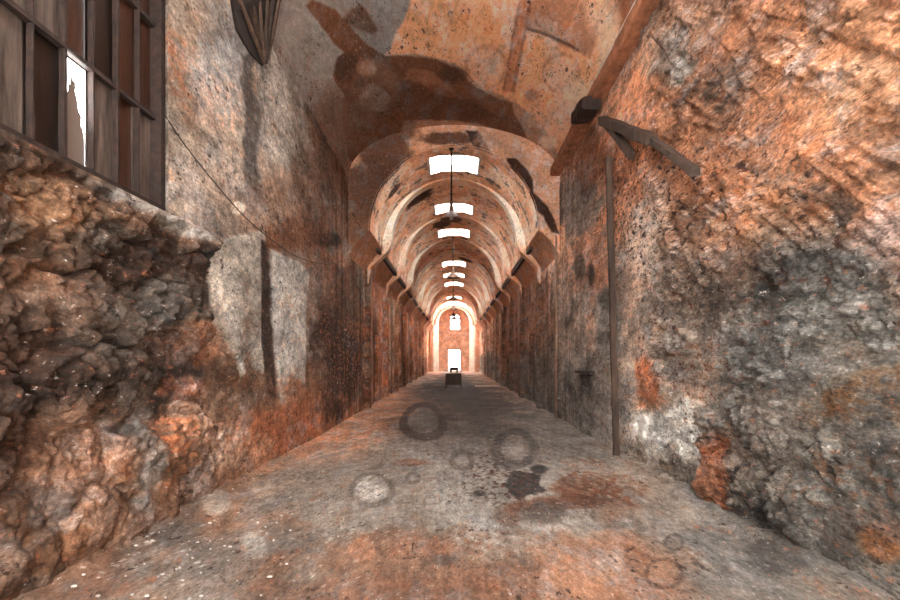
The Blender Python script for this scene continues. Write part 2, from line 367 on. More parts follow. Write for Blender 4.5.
R_paint = [
 e(640,190,70,160,(192,134,104),a=.8,noise=.7), e(760,120,160,140,(206,138,102),a=.9,noise=.6), e(860,60,90,90,(214,150,112),a=.8), e(880,120,60,60,(214,176,150),a=.55,veil=0), e(800,190,46,26,(206,174,150),a=.6,veil=0),
 e(680,60,18,34,(150,138,132),a=.75,noise=.8), e(684,72,9,16,GL,a=.8,noise=.5), e(655,40,20,30,(176,150,134),a=.6), e(720,130,30,60,(140,104,84),a=.6,veil=0), e(735,100,26,40,(128,112,104),a=.6,veil=.1),
 e(800,180,60,24,(104,88,80),a=.6,rot=35,veil=.1), e(850,215,20,26,(90,78,72),a=.7,noise=.8), e(650,175,50,26,(176,110,78),a=.6), e(745,215,60,26,(204,136,96),a=.8,noise=.8),e(820,240,26,22,(196,150,124),a=.7),
 e(880,240,34,40,(186,110,70),a=.85,noise=.7),
 # lower grey rubble
 e(760,370,150,110,(134,126,120),a=.95,noise=.6,soft=.5), e(640,330,60,110,(192,172,160),a=.85,noise=.8,soft=.5), e(600,300,30,60,(168,138,120),a=.7),
 e(690,300,60,40,(150,128,114),a=.7,noise=.8), e(800,290,70,24,(98,94,92),a=.8,noise=.7,rot=-14), e(830,320,60,24,(128,124,120),a=.7), e(870,310,30,16,GR,a=.8),
 e(740,300,30,30,(92,62,50),a=.7,veil=-.1,noise=1), e(680,410,60,40,(174,150,136),a=.6,veil=.1), e(700,370,40,30,(166,118,92),a=.5,veil=0), e(650,390,18,24,(206,120,78),a=.8,noise=.8),
 e(660,430,36,26,(244,240,236),a=.9,noise=.9), e(730,340,14,44,(170,166,162),a=.6,veil=0), e(770,350,40,40,(118,114,112),a=.7), e(760,440,50,50,(126,108,98),a=.7),
 e(870,400,70,26,(134,88,50),a=.75,noise=.9,rot=-20,veil=.1), e(860,420,50,20,(180,104,56),a=.5,veil=-.1), e(720,480,14,50,(176,98,62),a=.8,noise=.9), e(715,500,10,40,(196,134,104),a=.8), 
 e(755,480,16,26,BK,a=.9,speck=.1,noise=.8), e(745,450,46,46,(50,36,30),a=.85,speck=.42), e(700,330,70,90,(96,56,40),a=.8,speck=.45), e(720,190,110,90,(70,40,30),a=.8,speck=.5), e(640,200,60,60,(60,36,28),a=.9,speck=.35),
 e(770,430,26,60,(160,156,152),a=.6,veil=0), e(840,470,70,60,(120,112,106),a=.8), e(850,500,60,60,(150,92,60),a=.55,speck=.2), e(800,540,60,40,(82,76,74),a=.7,veil=.1), e(885,540,26,20,(156,96,56),a=.8,noise=.6),
 # plaster towards the far doors
 e(545,230,30,60,(240,180,145),a=.85,noise=.8), e(575,200,24,40,(112,108,106),a=.75,noise=.8,rot=30), e(590,160,26,26,(126,78,54),a=.8,noise=.9), e(525,215,20,26,BD,a=.85,noise=.5,rot=50), e(590,270,20,30,(176,122,96),a=.8),
 e(560,330,24,60,(156,140,130),a=.8,noise=.8), e(520,320,20,60,(150,100,76),a=.85,noise=.8), e(545,330,8,50,BR,a=.6), e(535,380,26,30,(108,98,92),a=.7), e(580,400,30,40,(140,132,128),a=.8), e(505,330,14,50,(146,92,66),a=.7),
 e(608,330,14,36,(150,146,142),a=.8,noise=.5), e(607,300,8,10,GD,a=.8), e(604,338,9,9,GD,a=.7), e(592,275,3,12,BK,a=.7), e(579,265,6,14,(70,60,54),a=.7), e(560,410,40,30,(110,104,100),a=.7), e(600,430,30,20,(150,144,140),a=.7),
]
F_paint = [
 e(450,395,55,22,(92,80,74),a=.9,noise=.6,soft=.5), e(380,405,60,22,(200,136,100),a=.9,noise=.7,soft=.4), e(300,430,80,30,(232,162,122),a=.9,noise=.7), e(230,470,70,30,(230,168,130),a=.9,noise=.8),
 e(190,500,50,12,(244,214,192),a=.8,noise=.7,rot=-22), e(480,480,170,70,(160,153,148),a=.95,noise=.6,soft=.5), e(330,500,110,50,(150,136,126),a=.8,noise=.7), e(560,430,80,30,(134,126,120),a=.9,noise=.6), e(620,420,30,22,(176,170,164),a=.7,noise=.8),
 e(200,520,100,30,(176,124,94),a=.6,noise=.9), e(170,530,34,26,(104,96,92),a=.8,noise=.8), e(260,560,80,40,(130,120,114),a=.7), e(60,560,60,50,(134,96,76),a=.9), e(30,545,34,16,(62,56,52),a=.9,noise=.6,rot=24), e(90,590,70,20,(150,112,92),a=.7),
 e(450,560,200,34,(132,96,76),a=.9,noise=.7), e(540,590,180,24,(138,96,74),a=.8,noise=.6), e(380,590,150,16,(134,94,74),a=.7), e(500,520,60,30,(172,164,158),a=.7,veil=0), e(680,480,60,40,(158,138,124),a=.85,noise=.7), e(620,560,70,40,(168,120,94),a=.85,noise=.7),
 e(680,520,40,30,(148,136,128),a=.7), e(760,540,70,60,(126,120,116),a=.85,noise=.7), e(850,580,80,30,(124,116,110),a=.8), e(770,530,14,8,WH,a=.7,noise=.8,rot=30), e(780,560,40,14,(84,78,76),a=.7,noise=.8),
 # stains with a shape of their own
 e(600,487,46,16,(128,72,42),a=.75,noise=.7,soft=.2,rot=12,veil=.2), e(590,480,22,20,(120,66,40),ring=.28,a=.6,veil=.1,noise=.2), e(560,505,60,7,(110,66,46),a=.85,noise=.7,rot=-3), e(545,512,26,10,(84,72,66),a=.8,noise=.7), e(505,518,14,8,(110,78,62),a=.6,noise=.8),
 e(524,480,18,15,(58,54,54),a=.95,noise=1.,soft=.1,rot=-35), e(538,468,10,6,(58,54,54),a=.9,noise=.9), e(479,493,11,4,(66,56,52),a=.95,noise=.8), e(495,478,34,30,(84,56,44),a=.9,speck=.25), e(470,480,40,26,(90,60,48),a=.8,speck=.55),
 e(423,420,15,12,(176,168,162),a=.8,noise=.5), e(423,419,19,16,(80,64,56),ring=.2,a=.85,noise=.2), e(424,419,8,6,WH,a=.7,veil=-.1), e(515,446,19,16,(86,80,78),ring=.25,a=.75,noise=.3), e(514,447,10,8,GL,a=.7), e(462,460,10,8,(96,86,80),ring=.3,a=.7,noise=.3),
 e(370,485,15,11,(206,200,194),a=.8,noise=.6,veil=.15), e(372,488,20,15,(110,98,90),ring=.15,a=.7,noise=.2), e(362,548,14,13,(178,124,96),a=.8,noise=.3), e(362,548,15,14,(120,94,80),ring=.1,a=.6), e(253,543,15,13,(184,176,170),a=.85,noise=.4,soft=.4), e(216,507,16,11,(196,186,176),a=.8,noise=.5), 
 e(262,487,13,8,(208,176,152),a=.7), e(377,440,7,9,(190,170,156),ring=.3,a=.7), e(413,478,6,5,(100,84,76),ring=.3,a=.7), e(386,543,4,4,TN,a=.7), e(409,463,20,4,(138,84,62),a=.7,noise=.5), e(674,541,9,8,(128,112,104),a=.7,noise=.2), e(674,541,9,8,(92,80,74),ring=.2,a=.8),
 e(664,573,17,14,(178,134,108),a=.7,noise=.3), e(664,573,18,15,(112,84,70),ring=.12,a=.8), e(612,512,18,12,(170,128,104),a=.6,noise=.3), e(612,512,20,13,(130,104,90),ring=.1,a=.6), e(610,562,13,11,(186,140,112),a=.7,noise=.3), e(690,478,18,12,(168,160,154),a=.7,ring=.35),
 e(695,470,7,5,RU,a=.8,noise=.4), e(425,547,34,10,(156,108,84),a=.6), e(440,560,20,6,(100,76,64),a=.6,noise=.7), e(655,570,50,34,(52,42,38),a=.9,speck=.62), e(100,520,90,70,(224,216,208),a=.85,speck=.7), e(330,470,120,80,(220,212,204),a=.5,speck=.8),
]
V_paint = [
 e(370,25,70,60,(142,140,142),a=.95,noise=.6,soft=.25), e(300,60,40,90,(146,138,134),a=.9,noise=.6), e(310,130,36,50,(134,108,94),a=.8),
 poly([(412,0),(405,22),(396,35),(392,50),(385,55),(420,55),(455,62),(480,88),(520,105),(545,130),(560,160),(600,60),(620,0)],(240,166,122),noise=3),
 poly([(415,0),(405,22),(396,35),(390,50),(385,56),(420,55),(455,62),(480,88),(520,105),(600,90),(640,0)],(240,166,122),noise=3),
 poly([(525,0),(600,0),(606,20),(590,60),(560,45),(525,28)],(184,128,100),a=.9,noise=2), poly([(526,27),(580,50),(578,52),(525,30)],(96,62,46),a=.8,noise=1,soft=1),
 poly([(521,0),(531,0),(524,30),(512,90),(502,95),(515,30)],(196,124,88),a=.8,noise=1), poly([(519,0),(521,0),(505,90),(502,90)],(150,92,64),a=.7,noise=.5,soft=1), poly([(530,0),(532,0),(515,92),(511,92)],(150,92,64),a=.7,noise=.5,soft=1),
 e(486,68,18,19,(226,178,150),a=.8,noise=.3,soft=.15), e(486,68,20,21,(196,134,104),ring=.1,a=.6), e(562,74,16,17,(224,180,154),a=.8,noise=.3,soft=.2), e(562,74,18,19,(190,132,102),ring=.1,a=.6), e(467,6,11,9,(222,176,150),a=.7,noise=.3), e(532,95,7,6,(176,108,76),a=.8,noise=.2),
 e(560,120,24,20,(224,180,154),a=.6,noise=.5), e(548,142,9,6,(232,206,188),a=.8,noise=.3),
 # brown water stain that sweeps across the crown
 poly([(312,0),(335,10),(352,30),(368,46),(385,56),(410,55),(438,60),(458,70),(478,88),(498,98),(512,103),(514,114),(524,130),(528,142),(505,135),(480,124),(450,120),(420,120),(405,122),(400,138),(390,160),(370,180),(350,160),(342,120),(345,98),(334,80),(337,58),(345,53),(335,44),(320,24),(306,6)],(112,70,48),a=.95,noise=2.5,soft=1.2),
 poly([(343,22),(352,8),(362,4),(372,18),(377,30),(372,34),(360,30)],(104,76,62),a=.85,noise=2), poly([(337,58),(345,52),(356,56),(358,66),(352,80),(342,84),(333,76)],(82,54,42),a=.9,noise=1.5),
 poly([(406,66),(430,72),(450,86),(462,100),(440,96),(420,84),(405,80)],(156,100,72),a=.7,noise=3), poly([(440,96),(470,100),(500,118),(470,118),(445,108)],(84,50,36),a=.7,noise=3), e(375,90,28,24,(130,100,84),a=.6,noise=.6), e(372,98,14,10,(176,156,146),a=.75,noise=.7), e(366,68,9,7,(186,138,112),a=.7),
 e(420,100,60,16,(84,52,38),a=.4,noise=.9), e(455,75,14,8,(70,42,32),a=.6,noise=.7),
 e(612,40,16,70,(232,196,170),a=.8,noise=.4), e(585,100,16,30,(232,206,186),a=.75,noise=.6), e(640,20,20,60,(146,88,60),a=.9,noise=.3),
 e(330,130,30,40,(120,90,76),a=.7),
 e(500,60,120,60,(116,66,44),a=.6,speck=.75),
]
D_paint = [
 e(454,130,80,40,(236,170,134),a=.9,noise=.5), e(385,150,30,60,(108,70,52),a=.9,noise=.5), e(375,190,30,30,(100,66,50),a=.9,noise=.6), e(360,210,30,40,(116,78,60),a=.8), e(450,138,30,6,(96,60,44),a=.8,noise=.7),
 poly([(465,130),(478,131),(486,145),(497,163),(494,167),(484,158),(472,144)],(76,44,30),noise=1,soft=1), poly([(480,128),(520,150),(540,172),(552,190),(545,192),(520,165),(490,140)],(124,104,94),a=.55,noise=2),
 e(520,150,40,30,(214,156,124),a=.7,noise=.7), e(540,200,26,40,(216,160,130),a=.8,noise=.6), poly([(506,158),(516,158),(528,170),(533,180),(534,192),(546,205),(553,216),(560,234),(552,232),(543,216),(530,206),(520,200),(528,196),(530,190),(524,182),(512,172)],(74,42,30),noise=1,soft=1),
]

def cellmask(u, c, w, s): return sst(-s, s, w/2-np.abs(u-c))

def build_wall(side):
    S = S_L if side < 0 else S_R
    pts = []; seed = 100 if side < 0 else 300
    for (a, b, z0, z1, dz) in ((-3., DT+.12, -H-.16, ZS+.06, .0145), (DT+.1, END+.05, -H-.16, Z2+.04, .028)):
        d = rows(a, b); z = np.arange(z0, z1+dz, dz); z[-1] = z1
        D, Z = np.meshgrid(d, z, indexing='ij'); A, B = LD(D), Z
        n, fine = fields(D*.45, Z, seed); nb = fbm(D, Z, .45, 4, seed+40)
        col = np.zeros(D.shape+(3,)); far = sst(16, 30, D)[..., None]  # far: orange plaster, painted lighter to make up for weak light there
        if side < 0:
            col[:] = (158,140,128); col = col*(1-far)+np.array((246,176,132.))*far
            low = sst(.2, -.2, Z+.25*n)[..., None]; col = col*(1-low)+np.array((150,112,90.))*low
            # rubble foot: coursed boulders left bare below the sill, breaking up again near the floor
            m_r = sst(-.06, .06, 1.2-Z+.05*n)*sst(-.08, .08, 5.83-D+.06*n)
            m_l = sst(7.6, 5.6, D+.8*n)*sst(.25, -.15, Z+.5*n)
            mr = np.maximum(m_r, .55*m_l)
            r1, e1, c1 = rubble(D, Z, .50, 11); r2, e2, c2 = rubble(D, Z, .17, 12)
            rk = (r1*.50+r2*.40*sst(.1,.5,c1)+.026*ridged(D, Z, 3.2, 6, 9, .6)+.03*fbm(D, Z, 8, 6, 19, .68)-.10)
            rk = rk*sst(-1.5, -.2, Z)+(1-sst(-1.5, -.2, Z))*(.05+.05*ridged(D, Z, 1.8, 7, 23, .58))
            base = np.array((98,72,57.)); cc = base*(.55+.6*c1[..., None])+np.array((8,10,12.))*(c2[..., None]-.4)*2
            col = col*(1-mr[..., None])+cc*mr[..., None]
            disp = mr*(rk*.95)+(1-mr)*(.006*n+.0035*fine)
            disp = np.where(Z < 1.22, disp, np.minimum(disp, .03))
        else:
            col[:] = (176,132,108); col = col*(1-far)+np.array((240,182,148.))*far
            gl_ = sst(.7, -.2, Z+.5*n+.25*nb)[..., None]; col = col*(1-gl_)+np.array((140,130,122.))*gl_
            ro = sst(8.6, 6.4, D+.8*n)
            t = .62; uu = D*math.cos(t)+Z*math.sin(t); vv = -D*math.sin(t)+Z*math.cos(t)
            up = sst(.2, .9, Z+.35*n)
            r1, e1, c1 = rubble(D, Z, .44, 31, .3); r2, e2, c2 = rubble(D, Z, .13, 32)
            strata = .055*ridged(uu*.42, vv*1.5, 1.3, 8, 33, .62)+.04*fbm(uu*.5, vv*2.2, 2., 7, 34, .66)-.05
            rk = up*(strata+.12*r2)+(1-up)*(r1*.46+r2*.42*sst(.2,.7,c1)+.02*ridged(D, Z, 3, 7, 35, .62)+.02*fbm(D, Z, 9, 5, 36, .68)-.14)
            disp = ro*rk*.95+(1-ro)*(.006*n+.004*fine)
            cc = col*(.88+.22*((c1*5.7) % 1)[..., None]*(1-up[..., None])+.1*up[..., None])
            col = col*(1-ro[..., None])+cc*ro[..., None]
            # exposed brickwork in the plaster by the post
            bu, bv = D/.24, Z/.075; ro_ = np.floor(bv); bj = np.minimum(np.abs((bu+.5*(ro_ % 2)) % 1-.5)*-1+.5, .5)
            brick = np.minimum(sst(.0, .06, bj), sst(0, .14, .5-np.abs((bv % 1)-.5)))
            bm = ellipse_mask(S, A, B, n, dict(e=(606,318,13,42), noise=.7, soft=.15))
            disp -= bm*.012; disp += bm*brick*.009
            bc = np.array((150,136,126.))*(.75+.4*_hash(np.floor(bu+.5*(ro_%2)), ro_, 5)[..., None])
            bc = bc*brick[..., None]+np.array((96,84,76.))*(1-brick[..., None]); col = col*(1-bm[..., None])+bc*bm[..., None]
        # pocked plaster beyond the rough part: flaked islands in relief
        isl = sst(.05, .12, nb+.35*n)*sst(6, 8, D); disp += isl*.008
        k = (isl*.35)[..., None]; col = col*(1-k)+np.array(PK if side > 0 else OL, float)*k
        paint(S, A, B, n, fine, col, disp, L_paint if side < 0 else R_paint)
        # streaks that run down the far plaster
        st = fbm(D, Z*.05, 3.2, 4, seed+60, .7)*sst(9, 15, D); col *= (1+.30*np.clip(st, -1, 1))[..., None]
        # pilasters below each rib, cell doorways between them
        for c in RIBS+[11.0]:
            w = .42
            if c == 11.: continue
            disp = np.maximum(disp, .14*cellmask(D, c+.2, w, .03))
        for c, _, _ in DOORS[side]:
            inm = cellmask(D, c, .95, .02)*sst(.02, -.02, Z-.72); disp = disp*(1-inm)-.22*inm
        col *= 1.06+.10*fine[..., None]*sst(12, 6, D)[..., None]
        keep = None
        if a < 0:
            dc = (d[:-1]+d[1:])/2; zc = (z[:-1]+z[1:])/2
            hole = np.outer((dc > WIN[0]) & (dc < WIN[1]), (zc > WIN[2]) & (zc < WIN[3])) if side < 0 else np.zeros((len(dc), len(zc)), bool)
            keep = ~hole
            if side < 0:
                ed = sst(.10, .0, np.maximum(0, np.maximum(WIN[2]-Z, 0)+np.maximum(D-WIN[1], 0)+np.maximum(WIN[0]-D, 0)))*(Z > .9)
                disp = disp*(1-ed)+ed*np.where(D < WIN[1]+.02, .05, 0)
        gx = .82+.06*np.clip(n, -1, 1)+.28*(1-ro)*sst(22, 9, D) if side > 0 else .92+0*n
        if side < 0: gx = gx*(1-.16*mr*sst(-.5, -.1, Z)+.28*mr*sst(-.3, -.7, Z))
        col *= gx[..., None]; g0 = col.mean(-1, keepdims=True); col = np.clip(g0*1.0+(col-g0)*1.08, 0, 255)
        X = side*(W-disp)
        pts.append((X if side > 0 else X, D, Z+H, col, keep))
    return pts

DOORS = {-1: [(d, d, 0) for d in (18.6, 22.8, 26.7, 30.7, 34.9, 39.2, 43.6, 48.)], 1: [(d, d, 0) for d in (18.6, 22.8, 26.7, 30.7, 34.9, 39.2, 43.6, 48.)]}
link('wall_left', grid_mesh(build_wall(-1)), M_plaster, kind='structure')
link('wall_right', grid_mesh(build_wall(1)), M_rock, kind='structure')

# floor
d = rows(-3, END+4, 3.2, .0045); x = np.arange(-W-.3, W+.31, .0165)
D, Xf = np.meshgrid(d, x, indexing='ij'); n, fine = fields(D*.45, Xf, 500); nb = fbm(D, Xf, .5, 4, 540)
col = np.zeros(D.shape+(3,)); col[:] = (146,128,116); disp = .012*n+.004*fine+.02*nb
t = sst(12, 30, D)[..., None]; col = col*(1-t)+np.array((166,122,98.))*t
t = sst(.1, .5, nb+.4*n)[..., None]*.5; col = col*(1-t)+np.array((170,128,104.))*t
t = sst(3.6, 2.6, D)[..., None]; col = col*(1-t)+np.array((214,204,194.))*t  # unseen near floor made paler to bounce light up to the vault
paint(S_F, LD(D), Xf, n, fine, col, disp, [dict(q, a=q.get('a',1)*(.85 if 'ring' in q else 1.)) for q in F_paint])
bank = sst(W-.35, W+.05, np.abs(Xf)+.12*n)*sst(10, 6, D)         # crumbled stone banked against the wall foot
disp += bank*(.05+.035*ridged(D*.5, Xf, 2.6, 6, 71)); bc_ = np.where(Xf[..., None] < 0, np.array((112,80,62.)), np.array((118,108,102.))); col = col*(1-.7*bank[..., None])+bc_*.7*bank[..., None]; slab = sst(0, .04, -Xf-1.78+.05*n-.06*(D-3.6))*sst(6.2, 5.6, D); disp += slab*.03
path = sst(1.0, .8, np.abs(Xf+.05)+.1*n)*sst(7, 14, D); col = col*(1-.45*path[..., None])+np.array((96,84,78.))*.45*path[..., None]
col *= .97+.05*sst(5, 9, D)[..., None]; dk_ = ellipse_mask(S_F, LD(D), Xf, n, dict(e=(455,400,60,26), noise=.6, soft=.4))[..., None]; col = col*(1-.28*dk_)
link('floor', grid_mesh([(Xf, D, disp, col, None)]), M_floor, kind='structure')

# vault: near ellipse and far barrel
parts = []
def sky_keep(d, xs, near):
    dc = (d[:-1]+d[1:])/2; xc = (xs[:-1]+xs[1:])/2
    hole = np.zeros((len(dc), len(xc)), bool)
    for a, b in SKY:
        if (a < DT) == near: hole |= np.outer((dc > a) & (dc < b), np.abs(xc) < .6)
    if not near: hole |= np.outer((dc > 52.6) & (dc < 56), np.abs(xc) < 1.2)
    return ~hole
d = rows(-3, DT+.1, 5.5, .005); th = np.linspace(PI, 0, 300)
D, T = np.meshgrid(d, th, indexing='ij'); n, fine = fields(D*.5, T*2.2, 700); nb = fbm(D, T*2.2, .6, 4, 740)
col = np.zeros(D.shape+(3,)); col[:] = (172,128,104); disp = .010*n+.003*fine
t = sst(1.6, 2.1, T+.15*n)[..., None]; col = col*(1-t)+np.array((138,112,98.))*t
t = sst(.1, .2, nb+.3*n)[..., None]*.4; col = col*(1-t)+np.array(OL, float)*t
paint(S_V, LD(D), T, n, fine, col, disp, V_paint); col *= 1.14
X = (W-disp)*np.cos(T); Z = ZS+(RISE-disp)*np.sin(T)
parts.append((X, D, Z+H, col, sky_keep(d, W*np.cos(th), True)))
d = rows(DT-.04, END); th = np.linspace(PI, 0, 260)
D, T = np.meshgrid(d, th, indexing='ij'); n, fine = fields(D, T*2, 800); nb = fbm(D, T*2, .8, 5, 840, .6)
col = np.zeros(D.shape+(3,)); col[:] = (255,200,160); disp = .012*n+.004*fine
t = sst(.1, .2, nb+.2*n)[..., None]*.6; col = col*(1-t)+np.array((226,152,112.))*t
t = sst(.25, .32, -nb+.3*n)[..., None]*.6; col = col*(1-t)+np.array((250,222,200.))*t
t = sst(.45, .55, fbm(D, T*2, 2.2, 4, 860, .6))[..., None]*.8; col = col*(1-t)+np.array((112,100,94.))*t
for dc_, tc_, rd_, rt_ in ((21.6, 1.80, .7, .16), (17.2, 2.1, .5, .25), (29., 1.3, .8, .2), (15.0, 2.45, .3, .12)):
    mk = sst(-.2, .2, 1-np.hypot((D-dc_)/rd_, (T-tc_)/rt_)+.5*n)[..., None]; col = col*(1-mk)+np.array((70,42,30.))*mk
X = (R2-disp)*np.cos(T); Z = Z2+(R2-disp)*np.sin(T)
parts.append((X, D, Z+H, col, sky_keep(d, R2*np.cos(th), False)))
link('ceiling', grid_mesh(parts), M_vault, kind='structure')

# diaphragm wall between the two vaults
t = np.linspace(0, 1, 40); th = np.linspace(PI+.0, 0, 420)
TT, TH = np.meshgrid(t, th, indexing='ij')
xi, zi = (R2-.03)*np.cos(TH), Z2+(R2-.03)*np.sin(TH); xo, zo = (W+.14)*np.cos(TH), ZS+(RISE+.14)*np.sin(TH)
X = xi*(1-TT)+xo*TT; Z = zi*(1-TT)+zo*TT; n, fine = fields(X*1.5, Z*1.5, 900)
col = np.zeros(X.shape+(3,)); col[:] = (244,180,140); disp = .01*n+.004*fine
paint(S_D, X, Z, n, fine, col, disp, D_paint)
def ring_face(): return (X, DT+.0-disp, Z+H, col, None)
tri_z = []
for s in (-1, 1):       # the ledge either side of the opening, below the springing of the near vault
    u = np.linspace(0, 1, 24); v = np.linspace(0, 1, 60); U, V = np.meshgrid(u, v, indexing='ij'); lo_ = Z2-.62*U**1.4; V = lo_+(ZS-lo_)*V
    xe = s*(R2-.03+(W+.06-R2)*U); nn, ff = fields(xe*1.5, V*1.5, 930)
    c2 = np.zeros(U.shape+(3,)); c2[:] = (244,180,140); dd = .01*nn
    paint(S_D, xe, V, nn, ff, c2, dd, D_paint); tri_z.append((xe, DT+.03-dd, V+H, c2, None))
    u = np.linspace(R2-.02, W+.02, 6); dv = rows(DT, END, 2.2, .02); U, V = np.meshgrid(dv, u, indexing='ij')   # top of the ledge along the far hall
    c3 = np.zeros(U.shape+(3,)); c3[:] = (220,158,122); tt_ = np.clip((V-R2+.02)/(W+.04-R2), 0, 1); tri_z.append((s*V, U, Z2+.01-.62*tt_**1.4+H, c3, None))
link('trim_1', grid_mesh([ring_face()]+tri_z), M_vault, kind='structure')

# transverse ribs: crescent arches on short corbels, one mesh each
def rib(idx, d0, r, zc, dep, ztop, jamb, colr):
    xs_i, zs_i, xs_o, zs_o = [], [], [], []
    for k in range(97):
        a = PI*k/96; xs_i.append(r*math.cos(a)); zs_i.append(zc+(ztop-zc)*math.sin(a)); xs_o.append((R2+.03)*math.cos(a)); zs_o.append(Z2+(R2+.03)*math.sin(a)+.02)
    if jamb == 'corbel':
        pre_i = [(R2+.01, Z2-.25), (R2-.06, Z2-.1), (r+.06, Z2+.02)]; pre_o = [(R2+.03, Z2-.26), (R2+.03, Z2-.1), (R2+.03, Z2-.05)]
        pre_i[0] = (W-.10, Z2-.9); pre_i[1] = (W-.16, Z2-.45); pre_i[2] = (r+.10, Z2-.02); pre_o = [(W+.02, Z2-.92), (W+.02, Z2-.5), (W+.02, Z2-.02)]
    else:
        pre_i = [(r, -H-.02), (r, 0.), (r, zc-.3)]; pre_o = [(W+.02, -H-.02), (W+.02, 0.), (W+.02, Z2-.02)]
    xi = np.array([p[0] for p in pre_i]+xs_i+[-p[0] for p in pre_i[::-1]]); zi = np.array([p[1] for p in pre_i]+zs_i+[p[1] for p in pre_i[::-1]])
    xo = np.array([p[0] for p in pre_o]+xs_o+[-p[0] for p in pre_o[::-1]]); zo = np.array([p[1] for p in pre_o]+zs_o+[p[1] for p in pre_o[::-1]])
    u = np.linspace(0, 1, 8)[:, None]
    def rc(Z, n):       # skylight crescents painted in: pale flanks, orange crown and corbels
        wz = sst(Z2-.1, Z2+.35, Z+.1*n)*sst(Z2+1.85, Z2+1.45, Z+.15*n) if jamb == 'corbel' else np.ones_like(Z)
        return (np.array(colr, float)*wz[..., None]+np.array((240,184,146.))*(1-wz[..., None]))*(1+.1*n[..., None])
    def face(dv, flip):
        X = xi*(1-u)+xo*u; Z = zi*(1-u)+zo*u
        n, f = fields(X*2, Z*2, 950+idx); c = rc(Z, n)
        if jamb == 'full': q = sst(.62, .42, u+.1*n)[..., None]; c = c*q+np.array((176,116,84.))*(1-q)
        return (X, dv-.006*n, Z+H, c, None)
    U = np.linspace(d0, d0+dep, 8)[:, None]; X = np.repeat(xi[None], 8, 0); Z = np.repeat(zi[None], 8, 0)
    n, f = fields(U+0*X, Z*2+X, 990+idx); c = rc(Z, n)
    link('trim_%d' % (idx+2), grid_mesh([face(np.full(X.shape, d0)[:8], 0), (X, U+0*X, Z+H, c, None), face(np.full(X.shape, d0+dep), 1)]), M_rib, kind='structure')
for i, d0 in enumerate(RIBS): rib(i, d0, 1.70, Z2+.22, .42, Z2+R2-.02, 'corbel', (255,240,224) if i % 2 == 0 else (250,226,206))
rib(len(RIBS), 57.0, 1.46, 3.25, .5, 4.75, 'full', (236,222,208))

# timber wall plate along the right springing of the near vault
MB().bar((W-.06, -3, ZS+.13+H), (W-.06, DT, ZS+.13+H), .32, .2, segs=60, jit=.08).build('trim_20', M_beam, kind='structure')

# end wall with doorway and arched window; near end wall behind the camera with an unseen opening added to let light in
def wall_with_holes(name, y, x0, x1, z0, z1, holes, step, base, seed, mat):
    x = np.arange(x0, x1+step, step); z = np.arange(z0, z1+step, step); X, Z = np.meshgrid(x, z, indexing='ij')
    n, f = fields(X*2, Z*2, seed); c = np.zeros(X.shape+(3,)); c[:] = base
    br = sst(.0, .3, f)[..., None]*.3; c = c*(1-br)+np.array((112,66,46.))*br; c *= (1+.2*n[..., None])
    xc = (x[:-1]+x[1:])/2; zc = (z[:-1]+z[1:])/2; XC, ZC = np.meshgrid(xc, zc, indexing='ij')
    h = np.zeros(XC.shape, bool)
    for fn in holes: h |= fn(XC, ZC)
    return link(name, grid_mesh([(X, y+.01*n, Z+H, c, ~h)]), mat, kind='structure')
door_hole = lambda X, Z: (X > -.55) & (X < .6) & (Z < .72)
win_hole = lambda X, Z: (X > -.4) & (X < .6) & (Z > 2.7) & ((Z < 3.85) | (np.hypot(X-.1, (Z-3.85)*1.2) < .5))
wall_with_holes('wall_back', END, -W-.1, W+.1, -H, 5.2, [door_hole, win_hole], .05, (216,158,126), 1200, M_vault)
light_opening = lambda X, Z: (np.abs(X) < LIGHT_OPENING[0]) & (Z < LIGHT_OPENING[1])
LIGHT_OPENING = (1.9, 3.2)
wall_with_holes('wall_front', -3, -W-.2, W+.2, -H, 5.5, [light_opening], .1, (150,120,100), 1300, M_vault)
# frame of the end doorway
f = MB(); f.box(-.63, -.55, END-.08, END+.1, 0, 2.2); f.box(.6, .68, END-.08, END+.1, 0, 2.2); f.box(-.63, .68, END-.08, END+.1, 2.12, 2.22)
dr = f.build('door_1', M_wood, kind='structure'); MB().box(-.6, .65, END-.12, END+.12, 0, .05).build('threshold', M_wood_streak, dr)
# frame of the arched end window with its glazing bars
f = MB(); f.tube([(-.4, END, 2.7+H), (-.4, END, 3.85+H)]+[(.1-.5*math.cos(PI*k/12), END, 3.85+H+.42*math.sin(PI*k/12)) for k in range(13)]+[(.6, END, 2.7+H)], .04); f.box(-.42, .62, END-.04, END+.06, 2.66+H, 2.74+H)
wn = f.build('window_2', M_frame, kind='structure')
b = MB(); b.box(-.4, .6, END-.03, END+.03, 3.78+H, 3.94+H); b.box(-.4, .6, END-.03, END+.03, 3.20+H, 3.34+H); b.box(.03, .17, END-.02, END+.02, 3.3+H, 4.25+H); b.build('glazing_bar', M_frame, wn)

# cell doors in their recesses
k = 2
for s in (-1, 1):
    for c, _, _ in DOORS[s]:
        m = MB(); x0 = s*(W+.10); x1 = s*(W+.17)
        m.box(min(x0, x1), max(x0, x1), c-.44, c+.44, 0.02, .70+H)
        dr = m.build('door_%d' % k, M_wood, kind='structure')
        for z in (.35, 1.2, 1.8):
            q = MB(); q.box(min(x0-s*.025, x0), max(x0-s*.025, x0), c-.42, c+.42, z, z+.08); q.build('iron_strap', M_iron, dr)
        k += 1

